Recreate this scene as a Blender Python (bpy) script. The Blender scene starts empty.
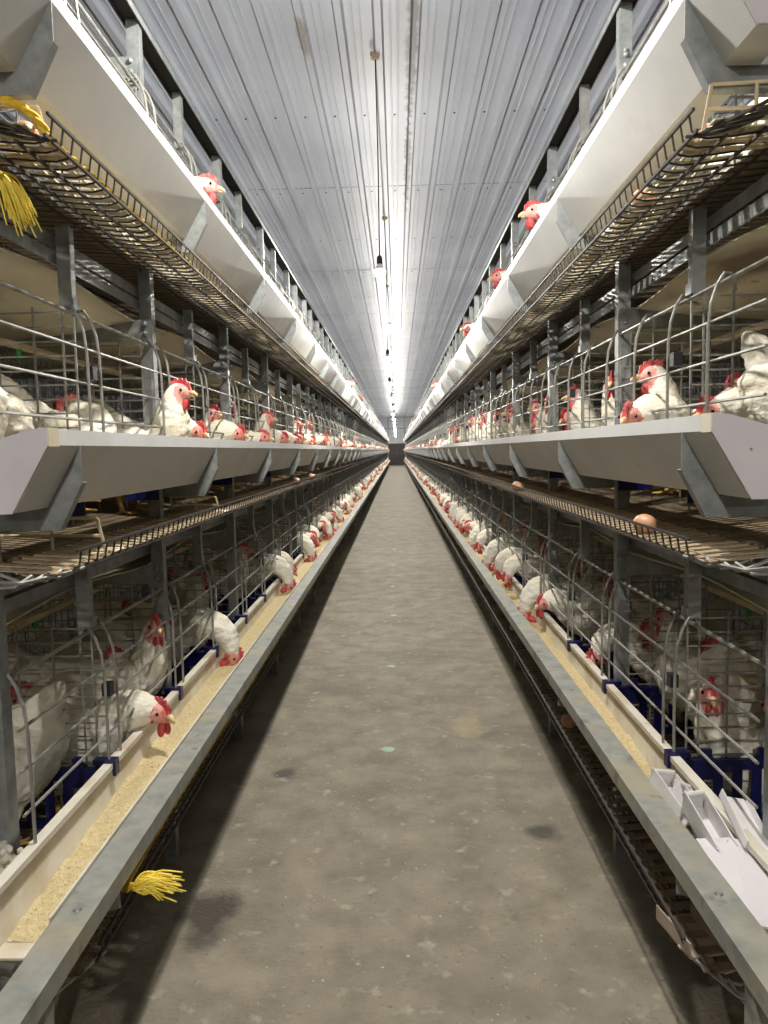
import bpy, math, random
from mathutils import Vector, Matrix, noise
PI = math.pi
random.seed(7)
S = bpy.context.scene
COL = S.collection
H = 1.30            # camera height
PITCH = 0.74        # height from one tier to the next
# ------------------------------------------------------------------ camera
def make_camera():
    f, cx, cy, vp, roll = 740.0, 384.0, 512.0, (397.0, 450.0), 0.02
    yc = Vector(((vp[0]-cx)/f, -(vp[1]-cy)/f, 1.0)).normalized()
    up = Vector((-math.sin(roll), math.cos(roll), 0.0))
    zc = (up - yc*up.dot(yc)).normalized()
    xc = yc.cross(zc)
    if xc.x < 0: xc = -xc
    R = Matrix(((xc.x, xc.y, -xc.z), (yc.x, yc.y, -yc.z), (zc.x, zc.y, -zc.z)))
    cam = bpy.data.cameras.new('camera'); o = bpy.data.objects.new('camera', cam); COL.objects.link(o)
    o.matrix_world = Matrix.Translation((0.032, 0, H)) @ R.to_4x4()
    cam.sensor_fit = 'VERTICAL'; cam.sensor_height = 36.0; cam.lens = 36.0*f/1024.0
    cam.clip_start = 0.02; cam.clip_end = 200
    S.camera = o
make_camera()
# ------------------------------------------------------------------ world, light, exposure
BULB_POWER = 3000.0
W = bpy.data.worlds.new('world'); S.world = W; W.use_nodes = True
W.node_tree.nodes['Background'].inputs[0].default_value = (0.6, 0.7, 0.9, 1)
W.node_tree.nodes['Background'].inputs[1].default_value = 0.05
S.view_settings.view_transform = 'Standard'; S.view_settings.look = 'None'
S.view_settings.gamma = 1.0; S.view_settings.use_curve_mapping = False
S.view_settings.exposure = 0.16
S.cycles.use_denoising = True
S.cycles.max_bounces = 6; S.cycles.diffuse_bounces = 4; S.cycles.glossy_bounces = 3
S.cycles.sample_clamp_indirect = 6.0
S.cycles.caustics_reflective = False; S.cycles.caustics_refractive = False
# ------------------------------------------------------------------ materials
def lin(c):
    return tuple(((v/255)/12.92 if v/255 <= .04045 else ((v/255+.055)/1.055)**2.4) for v in c) + (1,)
def mat(name, c1, c2=None, scale=8.0, rough=0.6, metal=0.0, bump=0.0, bscale=40.0, lo=.35, hi=.65, spec=.5, stretch=None, extra=None):
    m = bpy.data.materials.new(name); m.use_nodes = True
    nt = m.node_tree; b = nt.nodes['Principled BSDF']
    b.inputs['Roughness'].default_value = rough; b.inputs['Metallic'].default_value = metal
    b.inputs['Specular IOR Level'].default_value = spec
    tc = nt.nodes.new('ShaderNodeTexCoord'); mp = nt.nodes.new('ShaderNodeMapping')
    nt.links.new(tc.outputs['Object'], mp.inputs['Vector'])
    if stretch: mp.inputs['Scale'].default_value = stretch
    out = None
    if c2:
        n = nt.nodes.new('ShaderNodeTexNoise'); n.inputs['Scale'].default_value = scale; n.inputs['Detail'].default_value = 6
        n.inputs['Roughness'].default_value = .6
        nt.links.new(mp.outputs[0], n.inputs['Vector'])
        r = nt.nodes.new('ShaderNodeValToRGB'); r.color_ramp.elements[0].position = lo; r.color_ramp.elements[1].position = hi
        r.color_ramp.elements[0].color = lin(c1); r.color_ramp.elements[1].color = lin(c2)
        nt.links.new(n.outputs['Fac'], r.inputs[0]); out = r.outputs[0]
    else:
        b.inputs['Base Color'].default_value = lin(c1)
    if extra: out = extra(nt, mp, out)
    if out is not None: nt.links.new(out, b.inputs['Base Color'])
    if bump:
        n2 = nt.nodes.new('ShaderNodeTexNoise'); n2.inputs['Scale'].default_value = bscale; n2.inputs['Detail'].default_value = 5
        nt.links.new(mp.outputs[0], n2.inputs['Vector'])
        bp = nt.nodes.new('ShaderNodeBump'); bp.inputs['Strength'].default_value = bump; bp.inputs['Distance'].default_value = .01
        nt.links.new(n2.outputs['Fac'], bp.inputs['Height']); nt.links.new(bp.outputs[0], b.inputs['Normal'])
    return m
def blotch(c, scale, lo, hi, vec=(0, 0, 0), sc=None):
    def f(nt, mp, out):
        n = nt.nodes.new('ShaderNodeTexNoise'); n.inputs['Scale'].default_value = scale; n.inputs['Detail'].default_value = 4
        mm = nt.nodes.new('ShaderNodeMapping'); mm.inputs['Location'].default_value = vec
        if sc: mm.inputs['Scale'].default_value = sc
        nt.links.new(mp.outputs[0], mm.inputs[0]); nt.links.new(mm.outputs[0], n.inputs['Vector'])
        r = nt.nodes.new('ShaderNodeValToRGB'); r.color_ramp.elements[0].position = lo; r.color_ramp.elements[1].position = hi
        nt.links.new(n.outputs['Fac'], r.inputs[0])
        mx = nt.nodes.new('ShaderNodeMix'); mx.data_type = 'RGBA'
        nt.links.new(r.outputs[0], mx.inputs['Factor']); nt.links.new(out, mx.inputs['A']); mx.inputs['B'].default_value = lin(c)
        return mx.outputs['Result']
    return f
def chain(*fs):
    def f(nt, mp, out):
        for g in fs: out = g(nt, mp, out)
        return out
    return f
def spot(x, y, rx, ry, c, w=1.0):          # one stain with its own place and outline on a floor or ceiling
    def f(nt, mp, out):
        tc = nt.nodes.new('ShaderNodeTexCoord')
        mm = nt.nodes.new('ShaderNodeMapping'); mm.vector_type = 'POINT'
        mm.inputs['Location'].default_value = (-x/rx, -y/ry, 0); mm.inputs['Scale'].default_value = (1/rx, 1/ry, 0)
        nt.links.new(tc.outputs['Object'], mm.inputs[0])
        ln = nt.nodes.new('ShaderNodeVectorMath'); ln.operation = 'LENGTH'; nt.links.new(mm.outputs[0], ln.inputs[0])
        n = nt.nodes.new('ShaderNodeTexNoise'); n.inputs['Scale'].default_value = 9.0; n.inputs['Detail'].default_value = 5
        nt.links.new(tc.outputs['Object'], n.inputs['Vector'])
        ad = nt.nodes.new('ShaderNodeMath'); ad.operation = 'MULTIPLY_ADD'; ad.inputs[1].default_value = 1.6
        nt.links.new(n.outputs['Fac'], ad.inputs[0]); nt.links.new(ln.outputs['Value'], ad.inputs[2])
        r = nt.nodes.new('ShaderNodeMapRange'); r.inputs['From Min'].default_value = 1.35; r.inputs['From Max'].default_value = 1.95
        r.inputs['To Min'].default_value = w; r.inputs['To Max'].default_value = 0
        nt.links.new(ad.outputs[0], r.inputs['Value'])
        mx = nt.nodes.new('ShaderNodeMix'); mx.data_type = 'RGBA'
        nt.links.new(r.outputs[0], mx.inputs['Factor']); nt.links.new(out, mx.inputs['A']); mx.inputs['B'].default_value = lin(c)
        return mx.outputs['Result']
    return f
M = {}
M['concrete'] = mat('concrete', (122, 114, 97), (148, 139, 121), 6.5, .8, bump=.5, bscale=75, extra=chain(
    blotch((114, 106, 90), 1.7, .52, .78), blotch((160, 150, 128), 4.2, .56, .80, (3, 1, 0)), blotch((172, 164, 146), 17, .60, .76, (9, 2, 0)), blotch((186, 180, 166), 70, .68, .74, (9, 2, 0)),
    blotch((112, 103, 88), 48, .62, .76, (1, 7, 0)),
    spot(-.52, 1.98, .085, .13, (44, 37, 30), .85), spot(.50, 2.42, .06, .06, (60, 54, 46), .8), spot(-.45, 2.9, .05, .05, (48, 42, 36), .7),
    spot(.33, 3.4, .10, .16, (176, 160, 128), .6)))
M['ceiling_metal'] = mat('ceiling_metal', (194, 200, 213), (210, 216, 227), .7, .42, .0, spec=.5, bump=.02, bscale=6, extra=chain(
    blotch((222, 226, 232), 3, .6, .8, (0, 0, 0), (1, .1, 1)), spot(.19, 5.0, .045, 1.6, (92, 84, 80), .75), spot(.19, 7.6, .03, 1.2, (92, 84, 80), .8),
    spot(-.55, 5.2, .04, .25, (140, 128, 110), .7)))
M['screw'] = mat('screw', (52, 50, 50), rough=.5, metal=.6)
M['wall_metal'] = mat('wall_metal', (84, 84, 84), (98, 98, 97), 1.2, .5)
M['galv'] = mat('galvanized_steel', (128, 132, 132), (158, 161, 160), 28, .45, .55, extra=blotch((120, 114, 100), 5, .55, .75))
M['galv_dusty'] = mat('dusty_galvanized_steel', (132, 134, 128), (158, 158, 150), 18, .6, .3, extra=chain(blotch((168, 158, 132), 6, .5, .72), blotch((104, 102, 96), 16, .62, .75, (4, 4, 4))))
M['wire'] = mat('galvanized_wire', (132, 131, 125), (160, 158, 150), 30, .5, .35, extra=blotch((96, 72, 46), 9, .62, .74))
M['dark_wire'] = mat('dark_coated_wire', (38, 34, 30), (66, 58, 50), 22, .6, .0)
M['pvc'] = mat('white_pvc', (208, 208, 207), (219, 219, 217), 5, .45, extra=blotch((180, 174, 160), 3.2, .62, .82))
M['pvc_dusty'] = mat('dusty_white_pvc', (206, 198, 180), (222, 217, 204), 9, .5, extra=blotch((182, 164, 128), 6, .5, .75))
M['pvc_cap'] = mat('lavender_white_plastic', (204, 198, 202), (214, 208, 210), 6, .5, extra=blotch((140, 104, 78), 40, .70, .74))
M['pvc_sleeve'] = mat('yellowed_plastic_sleeve', (222, 214, 192), (210, 196, 160), 14, .45)
M['beige'] = mat('beige_plastic', (214, 198, 166), (190, 170, 134), 16, .5)
M['blue'] = mat('navy_blue_plastic', (9, 13, 66), (14, 20, 84), 12, .35, extra=blotch((60, 62, 92), 25, .66, .76))
M['black'] = mat('black_plastic', (26, 26, 28), rough=.5)
M['green'] = mat('green_plastic', (40, 150, 70), rough=.4)
M['feed'] = mat('feed_crumbs', (212, 190, 140), (232, 214, 168), 90, .9, bump=1.0, bscale=220, extra=blotch((160, 132, 84), 160, .6, .7))
M['belt'] = mat('cream_manure_belt', (222, 214, 188), (206, 194, 162), 3.5, .55, extra=chain(blotch((104, 86, 60), 3.0, .56, .70, (2, 0, 0), (1, .35, 1)), blotch((78, 64, 46), 12, .66, .74)))
M['egg_belt'] = mat('beige_egg_belt', (214, 204, 178), (190, 176, 144), 9, .8, bump=.5, bscale=150, extra=blotch((118, 102, 76), 7, .58, .72))
M['feather'] = mat('white_feathers', (240, 237, 226), (226, 217, 194), 9, .85, bump=.8, bscale=46, spec=.1, stretch=(.6, 1, 1), extra=blotch((196, 178, 140), 7, .62, .84, (5, 0, 0)))
M['face'] = mat('pink_bare_skin', (222, 146, 136), (230, 172, 160), 60, .5, bump=.3, bscale=300, extra=blotch((206, 92, 86), 40, .52, .68))
M['comb'] = mat('red_comb', (178, 44, 48), (206, 92, 90), 50, .45, bump=.4, bscale=300)
M['beak'] = mat('horn_beak', (226, 196, 150), (210, 172, 120), 60, .4)
M['eye'] = mat('dark_eye', (24, 12, 8), rough=.15)
M['shank'] = mat('yellow_shank', (206, 170, 96), (186, 146, 76), 40, .6)
M['egg'] = mat('brown_egg', (206, 158, 124), (196, 142, 108), 30, .45)
M['mid_slat'] = mat('dusty_tan_slat', (168, 150, 120), (140, 122, 94), 9, .8, bump=.4, bscale=120)
M['channel_shade'] = mat('channel_shade', (40, 37, 34), rough=.8)  # shade inside the open top rail, put into the colour
M['end_metal'] = mat('end_wall_metal', (196, 200, 206), (206, 210, 214), 1.2, .5)
M['mat_slat'] = mat('dusty_brown_plastic_grating', (126, 110, 84), (96, 82, 62), 10, .8, bump=.4, bscale=80)
M['low_wire'] = mat('mud_caked_wire', (138, 120, 96), (104, 90, 70), 18, .8)
M['rope'] = mat('yellow_rope', (226, 190, 44), (198, 156, 30), 60, .7, bump=.5, bscale=120)
M['rope_fluff'] = mat('frayed_yellow_fibre', (250, 230, 100), (240, 208, 66), 60, .7)
M['door'] = mat('dark_door', (64, 56, 54), (76, 68, 64), 3, .6)
M['cord'] = mat('black_cord', (40, 34, 34), rough=.6)
M['dropping'] = mat('pale_green_dropping', (150, 182, 158), (176, 196, 176), 60, .8)
M['fluff'] = mat('dusty_fluff', (214, 208, 194), (176, 166, 146), 30, .95, bump=.6, bscale=80)
M['card'] = mat('dusty_pink_cardboard', (176, 160, 146), (158, 142, 126), 12, .8)
M['carton'] = mat('white_plastic_scrap', (226, 224, 224), (212, 208, 206), 10, .45)
def bulb_mat():
    m = bpy.data.materials.new('lit_bulb'); m.use_nodes = True; nt = m.node_tree
    nt.nodes.remove(nt.nodes['Principled BSDF'])
    e = nt.nodes.new('ShaderNodeEmission'); e.inputs[0].default_value = (1.0, .965, .90, 1); e.inputs[1].default_value = BULB_POWER
    nt.links.new(e.outputs[0], nt.nodes['Material Output'].inputs[0]); return m
M['bulb'] = bulb_mat()
# ------------------------------------------------------------------ mesh helpers
class MB:
    def __init__(s): s.v = []; s.f = []; s.m = []
    def add(s, vs, fs, mi=0):
        b = len(s.v); s.v += [tuple(v) for v in vs]; s.f += [tuple(i+b for i in f) for f in fs]; s.m += [mi]*len(fs)
    def box(s, x0, x1, y0, y1, z0, z1, mi=0):
        vs = [(x, y, z) for x in (x0, x1) for y in (y0, y1) for z in (z0, z1)]
        s.add(vs, [(0,1,3,2), (4,6,7,5), (0,4,5,1), (2,3,7,6), (0,2,6,4), (1,5,7,3)], mi)
    def prism(s, poly, y0, y1, mi=0):                    # a closed outline in X and Z drawn along Y
        n = len(poly); a = sum(poly[i][0]*poly[(i+1) % n][1]-poly[(i+1) % n][0]*poly[i][1] for i in range(n))
        if a < 0: poly = poly[::-1]
        vs = [(x, y0, z) for x, z in poly]+[(x, y1, z) for x, z in poly]
        fs = [tuple(range(n)), tuple(range(2*n-1, n-1, -1))]+[(i, i+n, (i+1) % n+n, (i+1) % n) for i in range(n)]
        s.add(vs, fs, mi)
    def tube(s, pts, r, n=5, mi=0, r2=None, cap=True):
        pts = [Vector(p) for p in pts]; k = len(pts); vs = []
        t0 = (pts[1]-pts[0]).normalized()
        ref = Vector((0, 0, 1)) if abs(t0.z) < .9 else Vector((1, 0, 0))
        u = t0.cross(ref).normalized()
        for i, p in enumerate(pts):
            t = (pts[min(i+1, k-1)]-pts[max(i-1, 0)]).normalized()
            u = (u-t*u.dot(t))
            u = u.normalized() if u.length > 1e-6 else t.orthogonal().normalized()
            w = t.cross(u)
            rr = r if r2 is None else r+(r2-r)*i/(k-1)
            for j in range(n):
                a = 2*PI*j/n+PI/4; q = p+(u*math.cos(a)+w*math.sin(a))*rr; vs.append(q)
        fs = [(i*n+j, i*n+(j+1) % n, (i+1)*n+(j+1) % n, (i+1)*n+j) for i in range(k-1) for j in range(n)]
        if cap: fs += [tuple(range(n-1, -1, -1)), tuple(range((k-1)*n, k*n))]
        s.add(vs, fs, mi)
    def ball(s, c, r, seg=10, rings=7, mi=0, rot=None):
        c = Vector(c); r = (r, r, r) if isinstance(r, (int, float)) else r; vs = []
        for i in range(rings+1):
            th = PI*i/rings
            for j in range(seg):
                ph = 2*PI*j/seg; q = Vector((r[0]*math.sin(th)*math.cos(ph), r[1]*math.sin(th)*math.sin(ph), r[2]*math.cos(th)))
                if rot: q = rot @ q
                vs.append(c+q)
        fs = [(i*seg+j, (i+1)*seg+j, (i+1)*seg+(j+1) % seg, i*seg+(j+1) % seg) for i in range(rings) for j in range(seg)]
        s.add(vs, fs, mi)
    def lathe(s, prof, c=(0, 0, 0), n=14, mi=0):
        vs = [(c[0]+r*math.cos(2*PI*j/n), c[1]+r*math.sin(2*PI*j/n), c[2]+z) for r, z in prof for j in range(n)]
        fs = [(i*n+j, i*n+(j+1) % n, (i+1)*n+(j+1) % n, (i+1)*n+j) for i in range(len(prof)-1) for j in range(n)]
        s.add(vs, fs, mi)
    def mesh(s, name, mats, side=1, smooth=False):
        me = bpy.data.meshes.new(name)
        v = s.v if side > 0 else [(-x, y, z) for x, y, z in s.v]
        f = s.f if side > 0 else [q[::-1] for q in s.f]
        me.from_pydata(v, [], f)
        for m in (mats if isinstance(mats, (list, tuple)) else [mats]): me.materials.append(m)
        me.polygons.foreach_set('material_index', s.m)
        if smooth: me.polygons.foreach_set('use_smooth', [True]*len(me.polygons))
        me.update(); return me
    def build(s, name, mats, parent=None, side=1, smooth=False, loc=None):
        o = bpy.data.objects.new(name, s.mesh(name, mats, side, smooth)); COL.objects.link(o)
        if parent: o.parent = parent
        if loc: o.location = loc
        return o
def tag(o, label=None, cat=None, group=None, kind=None):
    if label: o['label'] = label
    if cat: o['category'] = cat
    if group: o['group'] = group
    if kind: o['kind'] = kind
    return o
def empty(name, loc, rz=0): 
    o = bpy.data.objects.new(name, None); COL.objects.link(o); o.location = loc; o.rotation_euler.z = rz
    o.empty_display_size = .05; return o
def link_child(name, me, parent, loc=None):
    o = bpy.data.objects.new(name, me); COL.objects.link(o); o.parent = parent
    if loc: o.location = loc
    return o
def copy_tree(o, parent=None):
    c = o.copy(); COL.objects.link(c); c.parent = parent
    for ch in list(o.children): copy_tree(ch, c)
    return c
ORD = 'first second third fourth fifth sixth seventh eighth ninth tenth eleventh twelfth'.split()
SIDE = {-1: 'left', 1: 'right'}
TIER = ['lower', 'middle', 'upper']
TZ = [H-PITCH, H, H+PITCH]
Y0 = 1.30; NMOD = 57; YEND = Y0+NMOD
# ------------------------------------------------------------------ the shell
WX = 4.6; YB = -8.0; YE = 64.0; ZC = H+2.80
m = MB(); m.add([(-WX, YB, 0), (WX, YB, 0), (WX, YE, 0), (-WX, YE, 0)], [(0, 1, 2, 3)])
m.box(-WX, WX, YB, YE, -.1, -.002)
tag(m.build('floor', M['concrete']), kind='structure')
def ceiling():
    m = MB(); P = .25
    prof = []
    n = int(2*WX/P)
    for i in range(n):
        x = -WX+i*P
        prof += [(x, 0), (x+.026, 0), (x+.040, -.036), (x+.084, -.036), (x+.098, 0), (x+.135, 0), (x+.138, -.009), (x+.148, -.009), (x+.151, 0),
                 (x+.185, 0), (x+.188, -.009), (x+.198, -.009), (x+.201, 0)]
    prof.append((WX, 0))
    y = 8.1-5*3.66; k = 0
    while y < YE:
        y1 = min(y+3.66+.03, YE+.1); dz = ZC+(.005 if k % 2 else 0)
        if y > 0: m.box(-3, 3, y+.032, y+.037, ZC-.0015, ZC+.01, 1)
        vs = [(px, yy, dz+pz) for yy in (y, y1) for px, pz in prof]; L = len(prof)
        m.add(vs, [(j, j+1, L+j+1, L+j) for j in range(L-1)])
        y += 3.66; k += 1
    y = 6.45-1.83*7
    while y < YE:                                        # screws along each joist
        if -1 < y < 40:
            for i in range(n):
                cx = -WX+i*P+.168
                if abs(cx) < 3:
                    q = [(cx+0.0085*math.cos(a*PI/3), y+.0085*math.sin(a*PI/3)) for a in range(6)]
                    m.add([(a, b, ZC-.006) for a, b in q]+[(a, b, ZC) for a, b in q], [tuple(range(5, -1, -1))]+[(a, (a+1) % 6, (a+1) % 6+6, a+6) for a in range(6)], 1)
        y += 1.83
    m.box(-WX, WX, YB, YE, ZC+.05, ZC+.1)
    tag(m.build('ceiling', [M['ceiling_metal'], M['screw']]), kind='structure')
ceiling()
for s, nm in ((-1, 'wall_left'), (1, 'wall_right')):
    m = MB(); y = YB
    while y < YE:
        m.box(min(s*WX, s*(WX+.1)), max(s*WX, s*(WX+.1)), y, y+.2, 0, ZC+.1); m.box(min(s*WX, s*(WX-.015)), max(s*WX, s*(WX-.015)), y+.05, y+.1, 0, ZC)
        y += .5 if y > 20 else .25
    m.box(min(s*(WX+.01), s*(WX+.1)), max(s*(WX+.01), s*(WX+.1)), YB, YE, 0, ZC+.1)
    tag(m.build(nm, M['wall_metal']), kind='structure')
m = MB(); m.box(-WX, WX, YE, YE+.1, 0, ZC+.1)
for i in range(46): m.box(-WX+i*.2, -WX+i*.2+.04, YE-.015, YE, 0, ZC)
tag(m.build('wall_end', M['end_metal']), kind='structure')
m = MB(); m.box(-WX, WX, YB-.1, YB, 0, ZC+.1); tag(m.build('wall_back', M['wall_metal']), kind='structure')
m = MB(); m.box(-.72, -.006, YE-.07, YE-.017, .02, 1.86); m.box(.006, .72, YE-.07, YE-.017, .02, 1.86)
d = m.build('door_1', M['door']); tag(d, kind='structure')
m = MB(); m.box(-.012, .012, YE-.085, YE-.07, .05, 1.86); m.box(-.70, .70, YE-.085, YE-.071, .99, 1.03); m.build('door_bar', M['wall_metal'], d)
m = MB(); m.box(-1.1, 1.1, YE-.4, YE-.35, 3.1, 3.16); m.box(-.72, -.66, YE-.4, YE-.34, 1.9, ZC); m.box(.66, .72, YE-.4, YE-.34, 1.9, ZC)
tag(m.build('pipe_frame', M['galv']), 'dark steel frame over the door at the far end of the aisle', 'frame')
# ------------------------------------------------------------------ lamps
def lamps():
    k = 0; Y = 5.45-3.66*3
    data = {0: 1.50, 1: 1.285, 2: 1.11, 3: 1.13}
    while Y < YE-1:
        i = round((Y-1.79)/3.66)
        zb = H+data.get(i, 1.14); x = -.072+.006*(i % 3)
        t = empty('hanging_bulb', (x, Y, ZC))
        if i < 1: lab = 'bare bulb lamp on black cord above the camera, out of frame'
        elif i <= 6: lab = '%s lit bare bulb hanging from the ridged ceiling, counted from the camera' % ORD[i-1]
        else: lab = 'tiny glowing bare bulb far down the aisle ceiling'
        tag(t, lab, 'lamp', 'far glowing bulbs' if i > 6 else 'bare bulbs over the aisle')
        m = MB(); m.box(-.035, .035, -.03, .03, -.05, -.022); m.lathe([(.0, -.062), (.022, -.06), (.026, -.05)]); m.build('ceiling_box', M['beige'], t)
        d = zb-ZC
        m = MB(); m.tube([(0, 0, -.05), (.004, 0, d*.5), (0, 0, d+.105)], .0045, 5); m.build('cord', M['cord'], t)
        m = MB(); m.lathe([(.0, d+.11), (.012, d+.108), (.02, d+.095), (.021, d+.052), (.017, d+.045), (0, d+.045)], n=12); m.build('lamp_socket', M['black'], t, smooth=False)
        m = MB(); m.lathe([(.0, d+.06), (.016, d+.058), (.020, d+.045), (.033, d+.016), (.036, d+.008), (.033, d+.006)], n=14); m.build('bulb_housing', M['pvc'], t, smooth=True)
        m = MB(); m.lathe([(.034, d+.007), (.037, d-.008), (.033, d-.026), (.019, d-.040), (0, d-.045)], n=14); m.build('bulb', M['bulb'], t, smooth=True)
        Y += 3.66
lamps()
# ------------------------------------------------------------------ cage racks: posts, long beams, top rail
def sides(f):
    for s in (-1, 1): f(s)
def channel(m, x0, x1, y0, y1, z0, z1, t=.003):          # upright channel, open towards the far end
    m.box(x0, x1, y0, y0+t, z0, z1); m.box(x0, x0+t, y0+t, y1, z0, z1); m.box(x1-t, x1, y0+t, y1, z0, z1)
def hook(m, y):
    m.tube([(.722, y+.004, .306), (.718, y+.002, .326), (.710, y, .340), (.697, y-.002, .341), (.682, y-.004, .318), (.669, y-.006, .280), (.664, y-.006, .23), (.663, y-.006, .12), (.663, y-.006, .014)], .0036, 6)
def rack(s):
    r = empty('cage_rack', (s*.715, Y0, 0))
    tag(r, 'galvanized steel rack carrying the three cage tiers on the %s of the aisle' % SIDE[s], 'rack', 'cage racks')
    m = MB(); channel(m, -.018, .018, 0, .034, 0, H+1.27)
    for tz in TZ:
        for dz in (.355, .395):
            if tz+dz+.02 < H+1.27: m.ball((0, -.001, tz+dz), (.007, .005, .007), 6, 4)
    me = m.mesh('post', M['galv'], s)
    ys = [Y0]+[Y0+.95+k for k in range(NMOD)]
    for y in ys: link_child('post', me, r, (0, y-Y0, 0))
    for z in (TZ[0]-PITCH, TZ[0], TZ[1]):
        m = MB()
        for a, b in ((.474, .502), (.438, .466)):
            m.prism([(.022, z+a), (.026, z+a), (.026, z+b-.004), (.05, z+b-.004), (.05, z+b), (.022, z+b)], .02, NMOD-.1)
        m.build('belt_beam', M['galv'], r, s)
    m = MB(); z = H+1.27
    m.prism([(-.026, z-.016), (-.023, z-.016), (-.023, z), (.025, z), (.025, z-.016), (.028, z-.016), (.028, z+.004), (-.026, z+.004)], -.4, NMOD)
    m.prism([(-.0225, z-.0005), (.0245, z-.0005), (.0245, z-.004), (-.0225, z-.004)], -.4, NMOD, 1); m.prism([(-.0225, z-.015), (-.0205, z-.015), (-.0205, z-.004), (-.0225, z-.004)], -.4, NMOD, 1); m.prism([(.0225, z-.015), (.0245, z-.015), (.0245, z-.004), (.0225, z-.004)], -.4, NMOD, 1)  # thin dark lining that paints the shade on the channel's inner faces
    m.build('top_rail', [M['galv'], M['channel_shade']], r, s)
    for tz in TZ[:1] if s < 0 else ():
        m = MB(); hook(m, .03); m.v = [(x-.715, y, z+tz) for x, y, z in m.v]; m.build('end_hook', M['wire'], r, s)
    m = MB(); channel(m, -.018, .018, 0, .034, 0, H+1.27); me = m.mesh('rear_post', M['galv'], s)
    for y in ys[::2]: link_child('rear_post', me, r, (s*1.10, y-Y0, 0))
sides(rack)
# ------------------------------------------------------------------ belts
def belts(s):
    for ti, z in enumerate((TZ[0]-PITCH, TZ[0], TZ[1])):
        m = MB(); vs = []; ny = 230; xs = [.748, .80, .95, 1.12, 1.25, 1.40, 1.60, 1.76]
        for i in range(ny+1):
            y = Y0-.1+(NMOD)*(i/ny)**1.6
            for x in xs:
                u = (x-.748)/1.01; sag = .055*math.sin(PI*u)+.012*math.sin(y*6.3)*(1-u)+.01*noise.noise(Vector((x*4, y*1.6, ti+s*3)))
                vs.append((x, y, z+.418-sag))
        L = len(xs)
        m.add(vs, [(i*L+j, i*L+j+1, (i+1)*L+j+1, (i+1)*L+j) for i in range(ny) for j in range(L-1)])
        m.add([(x, y, zz-.004) for x, y, zz in vs], [(i*L+j, (i+1)*L+j, (i+1)*L+j+1, i*L+j+1) for i in range(ny) for j in range(L-1)])
        n2 = len(vs); m.f += [(i*L, i*L+n2, (i+1)*L+n2, (i+1)*L) for i in range(ny)]; m.m += [0]*ny
        o = m.build('manure_belt', M['belt'], None, s, True)
        tag(o, 'sagging cream manure belt %s of the %s row' % (('under the lower cages', 'above the lower cages', 'above the middle cages')[ti], SIDE[s]), 'belt', 'manure belts')
        m = MB(); z1 = TZ[ti]-.2035; y = Y0-.04; k = 0; mm = (M['low_wire'], M['mid_slat'], M['egg_belt'])[ti]
        while y < YEND:
            w = .024 if ti else .020; q = .003*math.sin(k*2.3); m.prism([(.562, z1), (.69+q, z1+.010), (.69+q, z1+.013), (.562, z1+.0025)], y, y+w); y += .045; k += 1
        for x in (.575, .63): m.box(x, x+.004, Y0-.04, YEND, z1+.002, z1+.0055)
        o = m.build('egg_belt', mm, None, s)
        tag(o, 'slatted dusty egg belt in the %s wire cradle of the %s row' % (TIER[ti], SIDE[s]), 'belt', 'egg belts')
sides(belts)
# ------------------------------------------------------------------ feed troughs
def trough(s, ti):
    z = TZ[ti]; t = empty('feed_trough', (0, 1.2, z))
    tag(t, ['white plastic feed trough with open top behind the low steel rail, %s of aisle',
            'long white feed trough at eye height with hens above it, %s of aisle',
            'white overhead feed trough under the ceiling, %s of aisle'][ti] % SIDE[s], 'trough', 'feed troughs')
    if ti == 0:
        xo = .554 if s < 0 else .582; zl = -.016
        prof = [(xo, zl), (xo, zl-.012), (.600, -.090), (.660, -.090), (.674, .010), (.674, .018), (.652, .018), (.652, .006), (.657, .006), (.657, .012), (.668, .012), (.656, -.086), (.603, -.086), (xo+.004, zl-.012), (xo+.004, zl)]
        y0 = 1.15 if s < 0 else 1.18
        cuts = [y0-1.2, YEND-1.2]
        mt = M['pvc_dusty']
    else:
        prof = [(.533, .047), (.533, .020), (.598, -.090), (.662, -.090), (.674, .008), (.674, .016), (.656, .016), (.656, .004), (.660, .004), (.660, .012), (.669, .012), (.658, -.086), (.601, -.086), (.537, .022), (.537, .043), (.545, .043), (.545, .030), (.549, .030), (.549, .047)]
        cuts = [0, YEND-1.2]; mt = M['pvc']
    m = MB(); m.prism(prof, cuts[0], cuts[1]); m.build('trough_channel', mt, t, s)
    if ti > 0:
        m = MB(); m.box(.5325, .550, -.004, .034, .018, .0485)
        m.build('end_sleeve', M['pvc_sleeve'], t, s)
        m = MB(); m.prism([(.533, .048), (.533, .019), (.598, -.091), (.663, -.091), (.675, .004), (.675, .012), (.56, .046)], -.008, -.004)
        m.build('end_cap', M['pvc_cap'], t, s)
        m = MB(); p = [(.5325, .018), (.5325, -.046), (.577, -.131), (.73, -.131), (.73, -.094), (.60, -.0925), (.5345, .018)]
        m.prism(p, 0, .003); m.prism([(.5325, -.046), (.577, -.131), (.579, -.130), (.5345, -.045)], .003, .02); m.prism([(.577, -.131), (.73, -.131), (.73, -.1295), (.577, -.1295)], .003, .02)
        m.ball((.70, -.001, -.112), (.007, .004, .007), 6, 4)
        me = m.mesh('bracket', M['galv'], s)
        for k in range(NMOD): link_child('bracket', me, t, (0, 1.315+k-1.2, 0))
for s in (-1, 1):
    for ti in range(3): trough(s, ti)
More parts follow.
